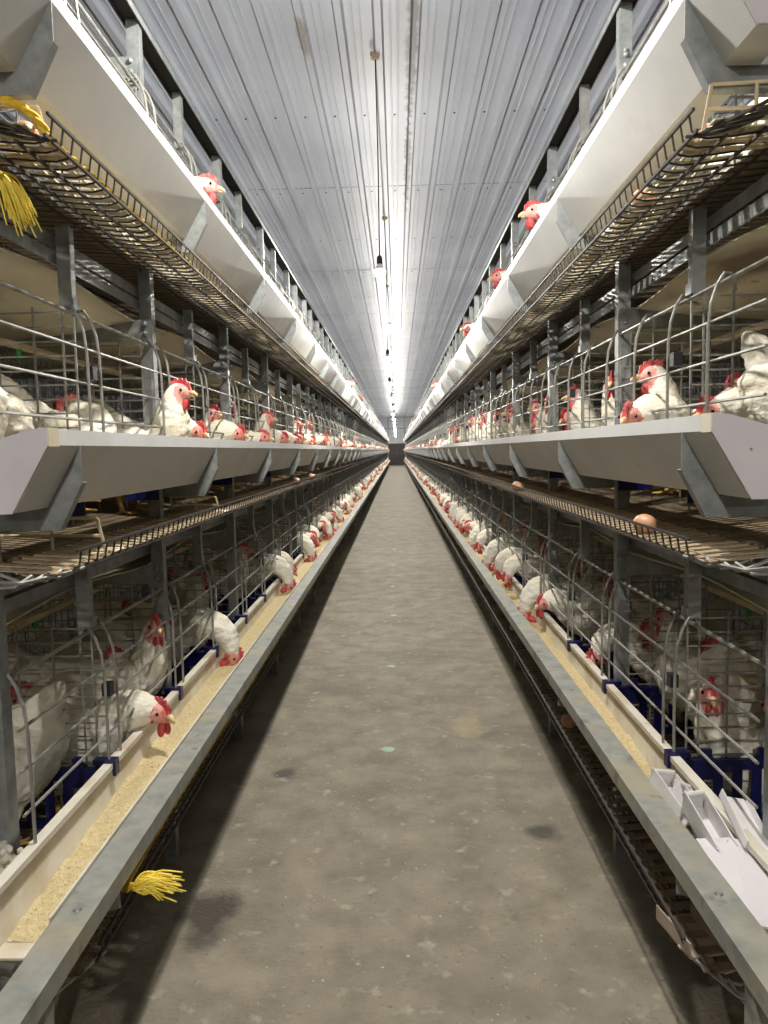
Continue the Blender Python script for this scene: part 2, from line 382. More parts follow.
def feed(s, ti):
    m = MB(); y0 = (1.19 if s < 0 else 1.50) if ti == 0 else 1.22; n = 460; xs = [.602, .612, .625, .638, .650, .659]; vs = []
    for i in range(n+1):
        y = y0+(YEND-y0)*(i/n)**2.2
        for j, x in enumerate(xs):
            ramp = min(1, (y-y0)/.7)
            h = -.0855+.026*ramp+.010*noise.noise(Vector((x*30, y*9, ti)))+.006*noise.noise(Vector((x*60, y*31, ti)))
            if j in (0,): x -= .012*ramp
            vs.append((x, y, TZ[ti]+max(h, -.0858)))
    L = len(xs)
    m.add(vs, [(i*L+j, i*L+j+1, (i+1)*L+j+1, (i+1)*L+j) for i in range(n) for j in range(L-1)])
    tag(m.build('feed_mash', M['feed'], None, s, True), 'pale yellow crumbled feed lying in the %s trough %s of the aisle' % (TIER[ti], SIDE[s]), 'feed', kind='stuff')
for s in (-1, 1):
    for ti in (0, 1): feed(s, ti)
def rail(s):
    xo, xi, zt = (.493, .552, H-.762) if s < 0 else (.521, .580, H-.745)
    r = empty('trough_rail', (0, .88, zt))
    tag(r, 'dusty galvanized angle rail edging the low trough, %s of the aisle' % SIDE[s], 'rail', 'galvanized rails')
    m = MB(); m.prism([(xo, 0), (xo, -.036), (xo+.003, -.036), (xo+.003, -.003), (xi, -.003), (xi, 0)], 0, YEND-.88); m.build('angle_bar', M['galv_dusty'], r, s)
    m = MB(); m.prism([(xo+.006, -.003), (xo+.006, -.075), (xo+.04, -.085), (xo+.075, -.02), (xo+.045, -.003)], 0, .003)
    me = m.mesh('hanger', M['galv'], s)
    for k in range(NMOD): link_child('hanger', me, r, (0, Y0+k-.88, 0))
    m = MB(); channel(m, xo+.004, xo+.04, 0, .03, -zt, -.004); me = m.mesh('leg', M['galv_dusty'], s)
    for y in (.12,): link_child('leg', me, r, (0, y, 0))
    m = MB(); m.lathe([(0, .003), (.006, .003), (.008, 0)], ((xo+xi)/2, .30, 0), 8); m.build('bolt', M['wire'], r, s)
sides(rail)
# ------------------------------------------------------------------ cages (one per metre of row and tier)
def cage_meshes(s, top, hooks):
    out = {}
    # wire floor that runs out into the egg cradle
    m = MB(); n = 25
    path = [(.543, -.168), (.548, -.196), (.556, -.205), (.575, -.209), (.62, -.206), (.70, -.196), (1.22, -.150)]
    for k in range(n):
        y = .02+k*.04; m.tube([(x, y, z) for x, z in path], .0021, 4, cap=False)
    for x, z in ((.543, -.168), (.550, -.203), (.60, -.211), (.665, -.203), (.72, -.197), (.86, -.185), (1.02, -.171), (1.20, -.155)):
        m.box(x-.0025, x+.0025, 0, 1.0, z-.0025, z+.0025)
    out['wire_floor'] = m.mesh('wire_floor', M['dark_wire'], s)
    # front rails and their hooks
    m = MB()
    for x, z, r in ((.704, .328, .0045), (.669, .243, .0034), (.669, .165, .0034), (.669, .082, .0034)):
        m.tube([(x, 0, z), (x, 1.0, z)], r, 6)
    for y in hooks: hook(m, y)
    out['front_rails'] = m.mesh('front_rails', M['wire'], s)
    m = MB(); m.box(.656, .676, .393, .418, .175, .205)
    out['clip'] = m.mesh('clip', M['black'], s)
    # dividing grid
    m = MB()
    for i in range(15):
        z = -.13+i*.033; m.box(.705, 1.22, -.0018, .0018, z-.0018, z+.0018)
    for x in (.705, .733, .80, .885, .97, 1.055, 1.14, 1.218): m.box(x-.002, x+.002, -.002, .002, -.16, .345 if x != .733 else .40)
    out['partition'] = m.mesh('partition', M['wire'], s)
    # back grid
    m = MB()
    for i in range(10): m.box(1.217, 1.22, 0, 1.0, -.13+i*.05-.0013, -.13+i*.05+.0013)
    for i in range(20): m.box(1.217, 1.22, i*.05+.02, i*.05+.023, -.15, .34)
    out['back_grid'] = m.mesh('back_grid', M['wire'], s)
    m = MB()
    for i in range(34): m.box(.70, 1.218, i*.03+.003, i*.03+.020, -.196, -.190) if i < 33 else None
    m.v = [(x, y, z+(x-.70)*.0885) for x, y, z in m.v]
    out['floor_grating'] = m.mesh('floor_grating', M['mat_slat'], s)
    # blue slotted guard at the foot of each partition, hooked over the trough wall
    m = MB(); y0, y1 = -.012, -.008
    zt, zb = .005, -.145
    slots = [(.735, .757, -.115, -.045), (.780, .802, -.118, -.028), (.825, .847, -.125, -.022), (.870, .892, -.128, -.02), (.915, .937, -.13, -.02)]
    x = .690
    for a, b, c, d in slots:
        m.box(x, a, y0, y1, zb, zt); m.box(a, b, y0, y1, zb, c); m.box(a, b, y0, y1, d, zt); x = b
    m.box(x, .985, y0, y1, zb, zt)
    m.box(.646, .700, y0-.012, y1+.008, .014, .026); m.box(.646, .654, y0-.012, y1+.008, -.012, .016); m.box(.676, .700, y0, y1, -.03, .02)
    for a in (.73, .86): m.box(a, a+.022, y0-.004, y1+.004, zt, zt+.024); m.box(a-.006, a+.028, y0-.006, y1+.006, zt-.008, zt+.004)
    m.box(.690, .985, y0-.006, y1, zt-.006, zt)
    out['feed_guard'] = m.mesh('feed_guard', M['blue'], s)
    m = MB(); m.box(.690, .79, y0, y1, -.135, .004); m.box(.646, .700, y0-.012, y1+.008, .014, .026); m.box(.646, .654, y0-.012, y1+.008, -.012, .016); m.box(.676, .700, y0, y1, -.03, .02)
    out['small_guard'] = m.mesh('feed_guard', M['blue'], s)
    # short strap that hangs the front rails
    m = MB(); z1 = .53 if top else .52; channel(m, .700, .730, .405, .430, .335, z1)
    if not top: m.box(.696, .700, .40, .435, .335, .36)
    out['hanger'] = m.mesh('hanger', M['galv'], s)
    # cross beam and gusset at the wide post
    m = MB(); m.box(.700, 1.80, .944, .947, .345, .405); m.box(.700, 1.80, .947, .968, .345, .348)
    for a in (.362, .392): m.ball((.716, .941, a), (.008, .006, .008), 8, 5)
    out['cross_beam'] = m.mesh('cross_beam', M['galv'], s)
    m = MB(); m.tube([(.98, 0, .30), (.98, 1.0, .30)], .011, 6); out['water_pipe'] = m.mesh('water_pipe', M['beige'], s)
    m = MB()
    for y in (.20, .70): m.lathe([(0, .255), (.004, .256), (.005, .272), (.009, .274), (.009, .292), (0, .294)], (.98, y, 0), 8)
    out['drinker_nipple'] = m.mesh('drinker_nipple', M['green'], s)
    return out
def cages():
    for s in (-1, 1):
        HK = (.39, .46, .92, 1.0-.002)
        lowm = cage_meshes(s, False, HK); topm = cage_meshes(s, True, HK); midm = cage_meshes(s, False, (.235, .455, .70, .96)) if s > 0 else lowm
        for ti in range(3):
            me = (lowm, midm, topm)[ti]
            for k in range(48):
                t = empty('hen_cage', (0, Y0+k, TZ[ti]))
                if k < 9: tag(t, 'wire hen cage, %s from the near end of the %s tier, %s row' % (ORD[k], TIER[ti], SIDE[s]), 'cage', 'wire hen cages')
                else: tag(t, 'small wire hen cage far along the %s tier of the %s row' % (TIER[ti], SIDE[s]), 'cage', 'distant cages in the %s %s tier' % (SIDE[s], TIER[ti]))
                for nme in ('wire_floor', 'front_rails', 'hanger', 'cross_beam', 'back_grid', 'floor_grating'): link_child(nme, me[nme], t)
                if k < 20:
                    for nme in ('clip', 'water_pipe', 'drinker_nipple'): link_child(nme, me[nme], t)
                for yy in (.42, .95):
                    link_child('partition', me['partition'], t, (0, yy-.0, 0))
                    if k < 30 and ti < 2: link_child('feed_guard', me['small_guard' if ti else 'feed_guard'], t, (0, yy-.02, 0))
        m = MB()                                          # the last nine metres of every tier
        for ti in range(3):
            z = TZ[ti]
            for x, zz in ((.70, .33), (.694, .25), (.69, .172), (.686, .092), (.543, -.168), (.55, -.203)): m.box(x-.004, x+.004, Y0+48, YEND, z+zz-.004, z+zz+.004)
            for k in range(48*4, NMOD*4): m.box(.543, 1.2, Y0+k*.25, Y0+k*.25+.006, z-.205, z-.200)
            for k in range(48*2, NMOD*2):
                m.box(.70, .73, Y0+k*.5+.42, Y0+k*.5+.445, z+.33, z+.52)
                for i in range(5): m.box(.70, 1.22, Y0+k*.5+.42, Y0+k*.5+.424, z-.13+i*.1, z-.125+i*.1)
        o = m.build('far_cage_wires', M['wire'], None, s)
        tag(o, 'mass of tiny wire cages at the far end of the %s row' % SIDE[s], 'cage', kind='stuff')
cages()
# ------------------------------------------------------------------ hens
def interp(pts, n):
    out = []
    for i in range(len(pts)-1):
        p0 = pts[max(i-1, 0)]; p1 = pts[i]; p2 = pts[i+1]; p3 = pts[min(i+2, len(pts)-1)]
        for k in range(n):
            t = k/n
            out.append([.5*((2*b)+(-a+c)*t+(2*a-5*b+4*c-d)*t*t+(-a+3*b-3*c+d)*t**3) for a, b, c, d in zip(p0, p1, p2, p3)])
    out.append(list(pts[-1])); return out
def loft(m, pts, seg=14):
    pts = interp(pts, 4); P = [Vector(p[:3]) for p in pts]; vs = []; k = len(P)
    u = Vector((0, 1, 0))
    for i, p in enumerate(P):
        t = (P[min(i+1, k-1)]-P[max(i-1, 0)]).normalized()
        u = (u-t*u.dot(t)).normalized(); w = t.cross(u)
        for j in range(seg):
            a = 2*PI*j/seg; vs.append(p+u*math.cos(a)*max(pts[i][3], .004)+w*math.sin(a)*max(pts[i][4], .004))
    m.add(vs, [(i*seg+j, i*seg+(j+1) % seg, (i+1)*seg+(j+1) % seg, (i+1)*seg+j) for i in range(k-1) for j in range(seg)]+[tuple(range(seg-1, -1, -1)), tuple(range((k-1)*seg, k*seg))])
BODY = [(-.26, 0, .335, .018, .012), (-.215, 0, .295, .040, .035), (-.16, 0, .245, .070, .062), (-.09, 0, .205, .093, .085), (-.01, 0, .185, .104, .097), (.07, 0, .190, .092, .090), (.125, 0, .215, .066, .068)]
def remeshed(m, vox, iters=4, seed=0):
    me = m.mesh('tmp', M['feather']); o = bpy.data.objects.new('tmp', me); COL.objects.link(o)
    r = o.modifiers.new('r', 'REMESH'); r.mode = 'VOXEL'; r.voxel_size = vox
    q = o.modifiers.new('s', 'SMOOTH'); q.iterations = iters; q.factor = .6
    dg = bpy.context.evaluated_depsgraph_get(); dg.update()
    out = bpy.data.meshes.new_from_object(o.evaluated_get(dg)); bpy.data.objects.remove(o)
    return out
def make_hen(name, neck, hp, hd, crouch=0.0, seed=0, head=True):
    """neck: list of (x,y,z,r,r); hp head centre, hd where the beak points"""
    m = MB(); body = [(x, y, z-crouch, a, b) for x, y, z, a, b in BODY]
    hp = Vector(hp); hd = Vector(hd).normalized()
    K = 1.22
    loft(m, body+list(neck)+[(hp.x-hd.x*.012, hp.y-hd.y*.012, hp.z-hd.z*.012, .029, .029)])
    up = Vector((0, 0, 1))
    if abs(hd.z) > .8: up = Vector((1, 0, .3))
    sd = hd.cross(up).normalized(); up = sd.cross(hd).normalized()
    R = Matrix((hd, sd, up)).transposed()
    m.ball(hp, (.031*K, .0195*K, .023*K), 12, 9, rot=R); m.ball(hp+hd*.018*K-up*.004, (.019*K, .0135*K, .015*K), 10, 7, rot=R)
    for q in (-1, 1):                                     # folded wings
        m.ball((-.035, q*.088, .205-crouch), (.135, .026, .066), 14, 9, rot=Matrix.Rotation(.30, 3, 'Y') @ Matrix.Rotation(q*-.10, 3, 'Z'))
        m.ball((-.145, q*.045, .262-crouch), (.095, .018, .028), 12, 7, rot=Matrix.Rotation(.55, 3, 'Y') @ Matrix.Rotation(q*.18, 3, 'Z'))
    for q in range(-2, 3):                                # tail feathers
        m.ball((-.235, q*.014, .318-crouch), (.075, .009, .026), 10, 6, rot=Matrix.Rotation(.72, 3, 'Y') @ Matrix.Rotation(q*.16, 3, 'Z'))
    for q in (-1, 1): m.ball((-.005, q*.052, .115-crouch*.7), (.042, .032, .055), 10, 7)
    me = remeshed(m, .0062, 3); me.name = 'hen'
    me.materials.clear()
    for a in ('feather', 'face'): me.materials.append(M[a])
    fc = hp+hd*.022*K-up*.003
    for v in me.vertices:
        c = v.co; d = (c-hp).length
        if d > .06:
            w = Vector((c.x*16, c.y*42, c.z*42+seed)); k = noise.noise(w)*.0050+noise.noise(w*2.6)*.0030
            v.co = c+v.normal*k
    for p in me.polygons:
        p.use_smooth = True; q = p.center-hp; a = q.dot(hd); b = q.dot(up)
        if a > -.010+.25*max(b, 0)+.004*math.sin(b*400) and (p.center-fc).length < .042: p.material_index = 1
    o = bpy.data.objects.new(name, me); COL.objects.link(o)
    # comb: a thick serrated blade along the crown
    cm = MB(); outl = [(-.020, .014), (-.030, .024), (-.029, .030), (-.022, .031), (-.018, .038), (-.013, .039), (-.009, .033), (-.004, .042), (.001, .042), (.005, .034), (.010, .040), (.014, .038), (.017, .030), (.022, .031), (.025, .026), (.027, .016), (.031, .004), (.022, .008), (0, .017)]
    vs = [hp+hd*(a+.004)*K*.95+up*(b*.86)*K+sd*w*(1.0 if b < .025 else .6) for w in (.0062, -.0062) for a, b in outl]; n = len(outl)
    cm.add(vs, [tuple(range(n)), tuple(range(2*n-1, n-1, -1))]+[(i, i+n, (i+1) % n+n, (i+1) % n) for i in range(n)])
    cm.build('comb', M['comb'], o)
    wm = MB()
    for q in (-1, 1): wm.ball(hp+hd*.018*K-up*.030*K+sd*q*.009, (.012*K, .0055*K, .0175*K), 9, 7, rot=R @ Matrix.Rotation(q*.15, 3, 'X'))
    for q in (-1, 1): wm.ball(hp-hd*.006-up*.013*K+sd*q*.0165*K, (.009, .0045, .012), 8, 6, rot=R)
    wm.build('wattles', M['comb'], o, smooth=True)
    bm = MB(); bm.tube([hp+hd*.028*K, hp+hd*.038*K+up*.001, hp+hd*.047*K-up*.003, hp+hd*.051*K-up*.009], .0105, 8, r2=.0018)
    bm.tube([hp+hd*.028*K-up*.007, hp+hd*.044*K-up*.010], .0068, 6, r2=.002); bm.build('beak', M['beak'], o, smooth=True)
    for q in (-1, 1):
        em = MB(); em.ball(hp+hd*.012*K+up*.006+sd*q*.0170*K, .0047, 8, 6); em.build('eye', M['eye'], o, smooth=True)
    lm = MB(); 
    for q in (-1, 1):
        lm.tube([(.0, q*.05, .10-crouch*.6), (-.008, q*.052, .055), (.004, q*.052, .012)], .0075, 6)
        for a in (-.5, 0, .5, PI): L = .045 if a != PI else .02; lm.tube([(.004, q*.052, .010), (.004+L*math.cos(a), q*.052+L*math.sin(a), .005)], .0045, 5, r2=.0025)
    lm.build('legs', M['shank'], o)
    for ob in [o]+list(o.children): ob['proto'] = 1
    return o
def n3(*a): return [(x, y, z, r, r) for x, y, z, r in a]
V = {
 'up':      make_hen('hen', n3((.150, 0, .270, .058), (.160, 0, .325, .044)), (.182, 0, .374), (1, 0, -.12), seed=1),
 'up_side': make_hen('hen', n3((.150, 0, .270, .058), (.162, 0, .325, .043)), (.176, .010, .374), (.35, .93, -.12), seed=2),
 'up_other':make_hen('hen', n3((.150, 0, .270, .058), (.162, 0, .325, .043)), (.176, -.010, .374), (.35, -.93, -.12), seed=3),
 'feed':    make_hen('hen', n3((.170, 0, .252, .064), (.225, 0, .250, .055), (.266, 0, .215, .045), (.284, 0, .175, .035)), (.290, 0, .138), (.25, .10, -1), seed=4),
 'feed_side': make_hen('hen', n3((.170, 0, .255, .063), (.225, .01, .262, .052), (.262, .02, .238, .040)), (.280, .034, .192), (.55, .60, -.6), seed=5),
 'feed_other': make_hen('hen', n3((.170, 0, .255, .063), (.225, -.01, .262, .052), (.262, -.02, .238, .040)), (.280, -.034, .192), (.55, -.60, -.6), seed=6),
 'low':     make_hen('hen', n3((.165, 0, .235, .060), (.215, .0, .240, .046)), (.258, .010, .232), (.72, .68, -.16), crouch=.02, seed=7),
 'low_other': make_hen('hen', n3((.165, 0, .235, .060), (.215, .0, .240, .046)), (.258, -.010, .232), (.72, -.68, -.16), crouch=.02, seed=8),
 'out':     make_hen('hen', n3((.165, 0, .235, .058), (.215, .0, .245, .042)), (.262, 0, .252), (1, .08, -.16), crouch=.02, seed=10),
 'rest':    make_hen('hen', n3((.145, .02, .235, .058), (.150, .06, .265, .042)), (.150, .090, .28), (-.5, .7, -.3), crouch=.02, seed=9),
}
# x is the distance of the hen's middle from the aisle's centre line; rz turns it from facing the aisle
FLOOR_Z = -.155
hens = []      # (tier, side, variant, y, x, rz, dz, words)
def hen(ti, s, v, y, x=.905, rz=0.0, dz=0.0, words=None): hens.append([ti, s, v, y, x, rz, dz, words])
R_ = math.radians
# --- lower tier, left
hen(0, -1, 'low_other', 1.88, .875, R_(10), -.025, 'white hen leaning out over the trough, face towards the aisle')
hen(0, -1, 'up_other', 2.17, .89, R_(14), -.005, 'white hen standing upright behind the rails with raised red comb')
hen(0, -1, 'rest', 1.60, .90, R_(60), .02); hen(0, -1, 'rest', 1.80, 1.00, R_(150), .03); hen(0, -1, 'rest', 1.44, 1.05, R_(110), .04)
hen(0, -1, 'rest', 2.06, .93, R_(30), -.01); hen(0, -1, 'up_other', 2.62, 1.0, R_(20), -.05)
hen(0, -1, 'feed', 2.74, .895, 0, 0, 'white hen bending its neck straight down into the feed')
hen(0, -1, 'rest', 2.80, 1.0, R_(80)); hen(0, -1, 'up', 3.2, 1.02, R_(30), -.04); hen(0, -1, 'rest', 3.5, 1.0, R_(100))
hen(0, -1, 'feed', 4.15, .895, R_(6)); hen(0, -1, 'feed_side', 4.36, .90, R_(-4)); hen(0, -1, 'feed', 5.35, .895)
hen(0, -1, 'up', 3.85, .97, R_(20)); hen(0, -1, 'out', 5.62, .895); hen(0, -1, 'feed_other', 5.9, .895)
# --- lower tier, right
hen(0, 1, 'up_side', 1.80, .96, R_(-5), -.085, 'white hen sitting behind the near mesh with red comb and wattles')
hen(0, 1, 'rest', 1.52, 1.00, R_(70), .03); hen(0, 1, 'rest', 1.98, .95, R_(120)); hen(0, 1, 'feed_side', 2.42, .97, R_(25), -.02)
hen(0, 1, 'up_other', 2.40, 1.06, R_(-15), -.04); hen(0, 1, 'rest', 2.26, .93, R_(95)); hen(0, 1, 'up_side', 2.75, 1.0, R_(20), .0)
hen(0, 1, 'low', 3.18, .885, R_(-8), .0, 'white hen stretching over the trough wall, face turned aside')
hen(0, 1, 'feed', 3.34, .895, R_(5)); hen(0, 1, 'feed_side', 4.02, .895); hen(0, 1, 'feed_other', 4.22, .89)
hen(0, 1, 'feed', 4.75, .895, R_(8)); hen(0, 1, 'feed_side', 5.35, .89); hen(0, 1, 'rest', 2.95, 1.02, R_(80)); hen(0, 1, 'rest', 3.6, 1.0, R_(110))
hen(0, 1, 'feed', 5.8, .895); hen(0, 1, 'out', 6.15, .89)
# --- middle tier, left
hen(1, -1, 'rest', 1.38, .84, R_(125), .035); hen(1, -1, 'rest', 1.62, .88, R_(100), .03); hen(1, -1, 'rest', 1.90, .84, R_(70), .01)
hen(1, -1, 'up', 2.30, .81, R_(-8), -.025, 'white hen holding its head out between the rails above the trough edge')
hen(1, -1, 'rest', 2.12, .92, R_(80), .02); hen(1, -1, 'low_other', 2.46, .875, R_(0), -.005, 'white hen resting its face low on the trough edge')
hen(1, -1, 'rest', 2.72, .86, R_(60), .01); hen(1, -1, 'up_other', 2.98, .88, R_(30), -.06); hen(1, -1, 'low_other', 3.05, .87)
hen(1, -1, 'rest', 3.3, .88, R_(90), .02); hen(1, -1, 'up', 3.95, .84, R_(10), -.03); hen(1, -1, 'out', 3.65, .89, 0, -.02)
hen(1, -1, 'up_other', 3.55, .92, R_(-10)); hen(1, -1, 'low_other', 4.3, .88); hen(1, -1, 'low', 4.65, .87); hen(1, -1, 'out', 5.0, .89, 0, .0); hen(1, -1, 'up', 5.3, .86, 0, -.02)
# --- middle tier, right
hen(1, 1, 'rest', 1.40, .86, R_(-100), .05, 'white hen with ruffled rump feathers at the near end')
hen(1, 1, 'up', 2.07, .93, R_(8), -.03, 'tall white hen behind the rails, red face towards the aisle')
hen(1, 1, 'low', 1.95, .875, R_(-10), -.01, 'white hen laying its pink face on the trough edge'); hen(1, 1, 'rest', 1.80, .99, R_(95), .02)
hen(1, 1, 'up_side', 2.50, .92, R_(0), -.01); hen(1, 1, 'low', 1.68, 1.00, R_(10), -.01); hen(1, 1, 'rest', 2.36, .96, R_(70))
hen(1, 1, 'up', 2.95, .93, R_(20), -.02); hen(1, 1, 'rest', 3.1, .88, R_(80)); hen(1, 1, 'up_side', 3.35, .90, R_(10), -.02); hen(1, 1, 'up', 3.8, .90, R_(-20), -.02)
hen(1, 1, 'rest', 3.65, .87, R_(60)); hen(1, 1, 'up', 4.3, .88, 0, -.02); hen(1, 1, 'rest', 4.5, .86, R_(80)); hen(1, 1, 'up_side', 5.0, .88)
# --- upper tier
hen(2, -1, 'out', 2.47, .82, R_(2), .028, 'white hen looking over the overhead trough, red comb against the ceiling')
hen(2, 1, 'out', 2.82, .82, R_(-3), .030, 'white hen leaning out over the overhead trough, long red wattles')
hen(2, 1, 'out', 3.78, .82, R_(5), .030, 'white hen over the overhead trough beyond the one with long wattles')
hen(2, 1, 'out', 5.4, .82, R_(-5), .03)
for y in (9.7, 12.5, 17, 22, 29): hen(2, -1, 'out', y, .82, 0, .03); hen(2, 1, 'out', y+.3 if y < 12 else y+2.5, .82, 0, .03)
for y in (1.7, 3.2, 5.2): hen(2, -1, 'rest', y, 1.0, R_(90)); hen(2, 1, 'rest', y+.3, 1.0, R_(80))
# --- the rows beyond, spacing that grows with distance
rnd = random.Random(11)
def run(ti, s, y0, y1, n, kinds, xs):
    for i in range(n):
        y = y0+(y1-y0)*(i/(n-1))**1.6+rnd.uniform(-.13, .13); v = rnd.choice(kinds)
        x = xs.get(v, .9)+rnd.uniform(-.015, .03)
        rz = R_(rnd.uniform(-22, 22)) if v != 'rest' else R_(rnd.uniform(40, 140))
        hen(ti, s, v, y, x, rz, rnd.uniform(-.02, .02))
XS = {'rest': .90, 'up': .86, 'up_side': .86, 'up_other': .86, 'low': .87, 'low_other': .87, 'out': .875, 'feed': .893, 'feed_side': .89, 'feed_other': .89}
for s in (-1, 1):
    run(0, s, 6.5, 57, 56, ['feed', 'feed', 'feed_side', 'feed_other', 'out', 'low', 'low_other'], XS)
    run(1, s, 5.6, 57, 52, ['low', 'low_other', 'out', 'up', 'up_side', 'up_other', 'feed_side', 'rest', 'rest'], XS)
    run(0, s, 4.0, 12, 6, ['rest', 'up'], {'rest': 1.0, 'up': 1.0})
POSE = {'up': 'head raised', 'up_side': 'head raised and turned aside', 'up_other': 'head raised and turned aside', 'feed': 'head down in the feed', 'out': 'head stretched out over the trough',
        'feed_side': 'stretching down to the feed', 'feed_other': 'stretching down to the feed', 'low': 'head low at the trough edge', 'low_other': 'head low at the trough edge', 'rest': 'sitting with body turned'}
hens.sort(key=lambda h: h[3])
cnt = {}
for ti, s, v, y, x, rz, dz, words in hens:
    o = V[v]
    if o.get('used'):
        o = copy_tree(V[v])
    else: V[v]['used'] = 1
    o.location = (s*x, y, TZ[ti]+FLOOR_Z+dz)
    o.rotation_euler.z = (rz if s < 0 else PI-rz)
    sc = 1+.05*noise.noise(Vector((y*3, x, ti))); o.scale = (sc, sc, sc)
    k = cnt[(ti, s)] = cnt.get((ti, s), 0)+1
    if words: tag(o, words+', %s %s tier' % (SIDE[s], TIER[ti]), 'hen', 'white hens in the cages')
    elif k <= 12: tag(o, 'white hen, %s in the %s %s tier, %s' % (ORD[k-1], SIDE[s], TIER[ti], POSE[v]), 'hen', 'white hens in the cages')
    else: tag(o, 'small white hen far along the %s tier of the %s row' % (TIER[ti], SIDE[s]), 'hen', 'distant hens in the %s %s tier' % (SIDE[s], TIER[ti]))
print('HENS', len(hens))
for o in list(bpy.data.objects):
    for kk in ('proto', 'used'):
        if kk in o: del o[kk]
# ------------------------------------------------------------------ eggs
def egg(ti, s, y, x, label, rz=0):
    m = MB(); pr = []
    for i in range(11):
        a = PI*i/10; r = .0225*math.sin(a)*(1+.10*math.cos(a)); pr.append((r, -.029*math.cos(a)))
    m.lathe(pr, n=16)
    o = m.build('egg', M['egg'], None, 1, True); o.location = (s*x, y, TZ[ti]-.2035+.004+.0225); o.rotation_euler = (PI/2, 0, rz)
    tag(o, label, 'egg', 'brown eggs')
egg(1, 1, 1.66, .585, 'brown egg on the near part of the middle cradle, right of the aisle', .5)
egg(1, 1, 3.38, .58, 'brown egg farther along the middle cradle, right of the aisle', 1)
egg(1, -1, 4.50, .585, 'nearer of two pale eggs on the middle cradle, left of the aisle', .3)
egg(1, -1, 5.30, .585, 'farther of two pale eggs on the middle cradle, left of the aisle', 1)
egg(0, 1, 2.42, .59, 'brown egg in the low cradle beneath the galvanized rail', .8)
egg(2, -1, 1.36, .61, 'brown egg by the rope in the overhead cradle', .4)
egg(2, 1, 1.72, .60, 'brown egg seen through the overhead cradle wires', .9)
# ------------------------------------------------------------------ beige egg savers (plastic grids standing in the cradles)
def saver(s, ti, y, label, x0=.575, w=.16, h=.055, lean=.02):
    t = MB(); z = TZ[ti]-.2
    def bar(a, b, c, d, r=.0035):
        t.tube([(a, y+lean*(b-z)/h*-1, b), (c, y+lean*(d-z)/h*-1, d)], r, 5)
    bar(x0, z, x0+w, z+.006); bar(x0, z+.002, x0-.005+.012, z+h); bar(x0+.007, z+h, x0+w, z+h+.004); bar(x0+.003, z+h*.52, x0+w, z+h*.56)
    bar(x0+w*.5, z+.002, x0+w*.46, z+h); bar(x0+w, z+.004, x0+w, z+h+.004)
    for dy in (.03, .06):
        t.tube([(x0-.012, y+dy, z+.002), (x0+w*.5, y+dy, z+.001), (x0+w, y+dy, z+.006)], .0045, 5)
    t.tube([(x0-.012, y, z+.002), (x0-.012, y+.06, z+.002)], .0045, 5)
    tag(t.build('egg_saver', M['beige'], None, s), label, 'plastic grid', 'beige egg savers')
saver(-1, 1, 1.50, 'beige plastic grid below the near end of the middle trough, left', .57, .22, .075)
saver(-1, 1, 2.50, 'small beige plastic grid further along the middle cradle, left')
saver(1, 2, 1.33, 'beige plastic grid under the overhead trough end, right', .57, .18, .075)
saver(-1, 2, 1.36, 'beige plastic grid behind the rope in the overhead cradle', .57, .18, .06)
# looped wire ends of the cradles
def wire_end(s, ti, label):
    m = MB(); z = TZ[ti]-.205
    for k in range(4):
        y = Y0-.02-.03*k; x0 = .56+.012*k
        m.tube([(.543 if k == 0 else x0, y+.05, z+.004), (x0+.01, y+.012, z-.008), (x0+.045, y-.01, z-.006), (x0+.09, y-.012, z+.012), (x0+.13, y-.002, z+.012), (x0+.17, y+.004, z+.02)], .0032, 5)
    m.tube([(.553, Y0+.02, z), (.60, Y0-.09, z-.004), (.64, Y0-.13, z+.008)], .0032, 5)
    tag(m.build('bent_wire_end', M['wire'] if ti < 2 else M['dark_wire'], None, s), label, 'wire', 'bent cradle wire ends')
for s in (-1, 1):
    for ti in range(3): wire_end(s, ti, 'bent looping wire ends at the start of the %s cradle, %s row' % (TIER[ti], SIDE[s]))
# ------------------------------------------------------------------ ropes
def rope_path(m, pts, r):
    P = interp([list(p) for p in pts], 10)
    for ph in range(3):
        q = []; L = 0; prev = None
        for p in P:
            v = Vector(p); L += (v-prev).length if prev else 0; prev = v
            a = L/.012+ph*2*PI/3; q.append(v+Vector((math.cos(a)*r*.5, math.sin(a)*r*.25, math.sin(a)*r*.5)))
        m.tube(q, r*.62, 6)
def fray(m, base, d, n, L, spread, seed):
    rr = random.Random(seed); base = Vector(base); d = Vector(d).normalized()
    for k in range(n):
        off = Vector((rr.uniform(-1, 1), rr.uniform(-1, 1), rr.uniform(-1, 1)))
        e = base+d*L*rr.uniform(.7, 1.05)+off*spread+Vector((0, 0, -spread*.3)); mid = base+d*L*.45+off*spread*.75+Vector((0, 0, spread*.35))
        q = interp([list(base+off*.003), list((base+mid)/2+off*.006), list(mid), list(e)], 3)
        m.tube([Vector(p) for p in q], .0022, 4, r2=.0014)
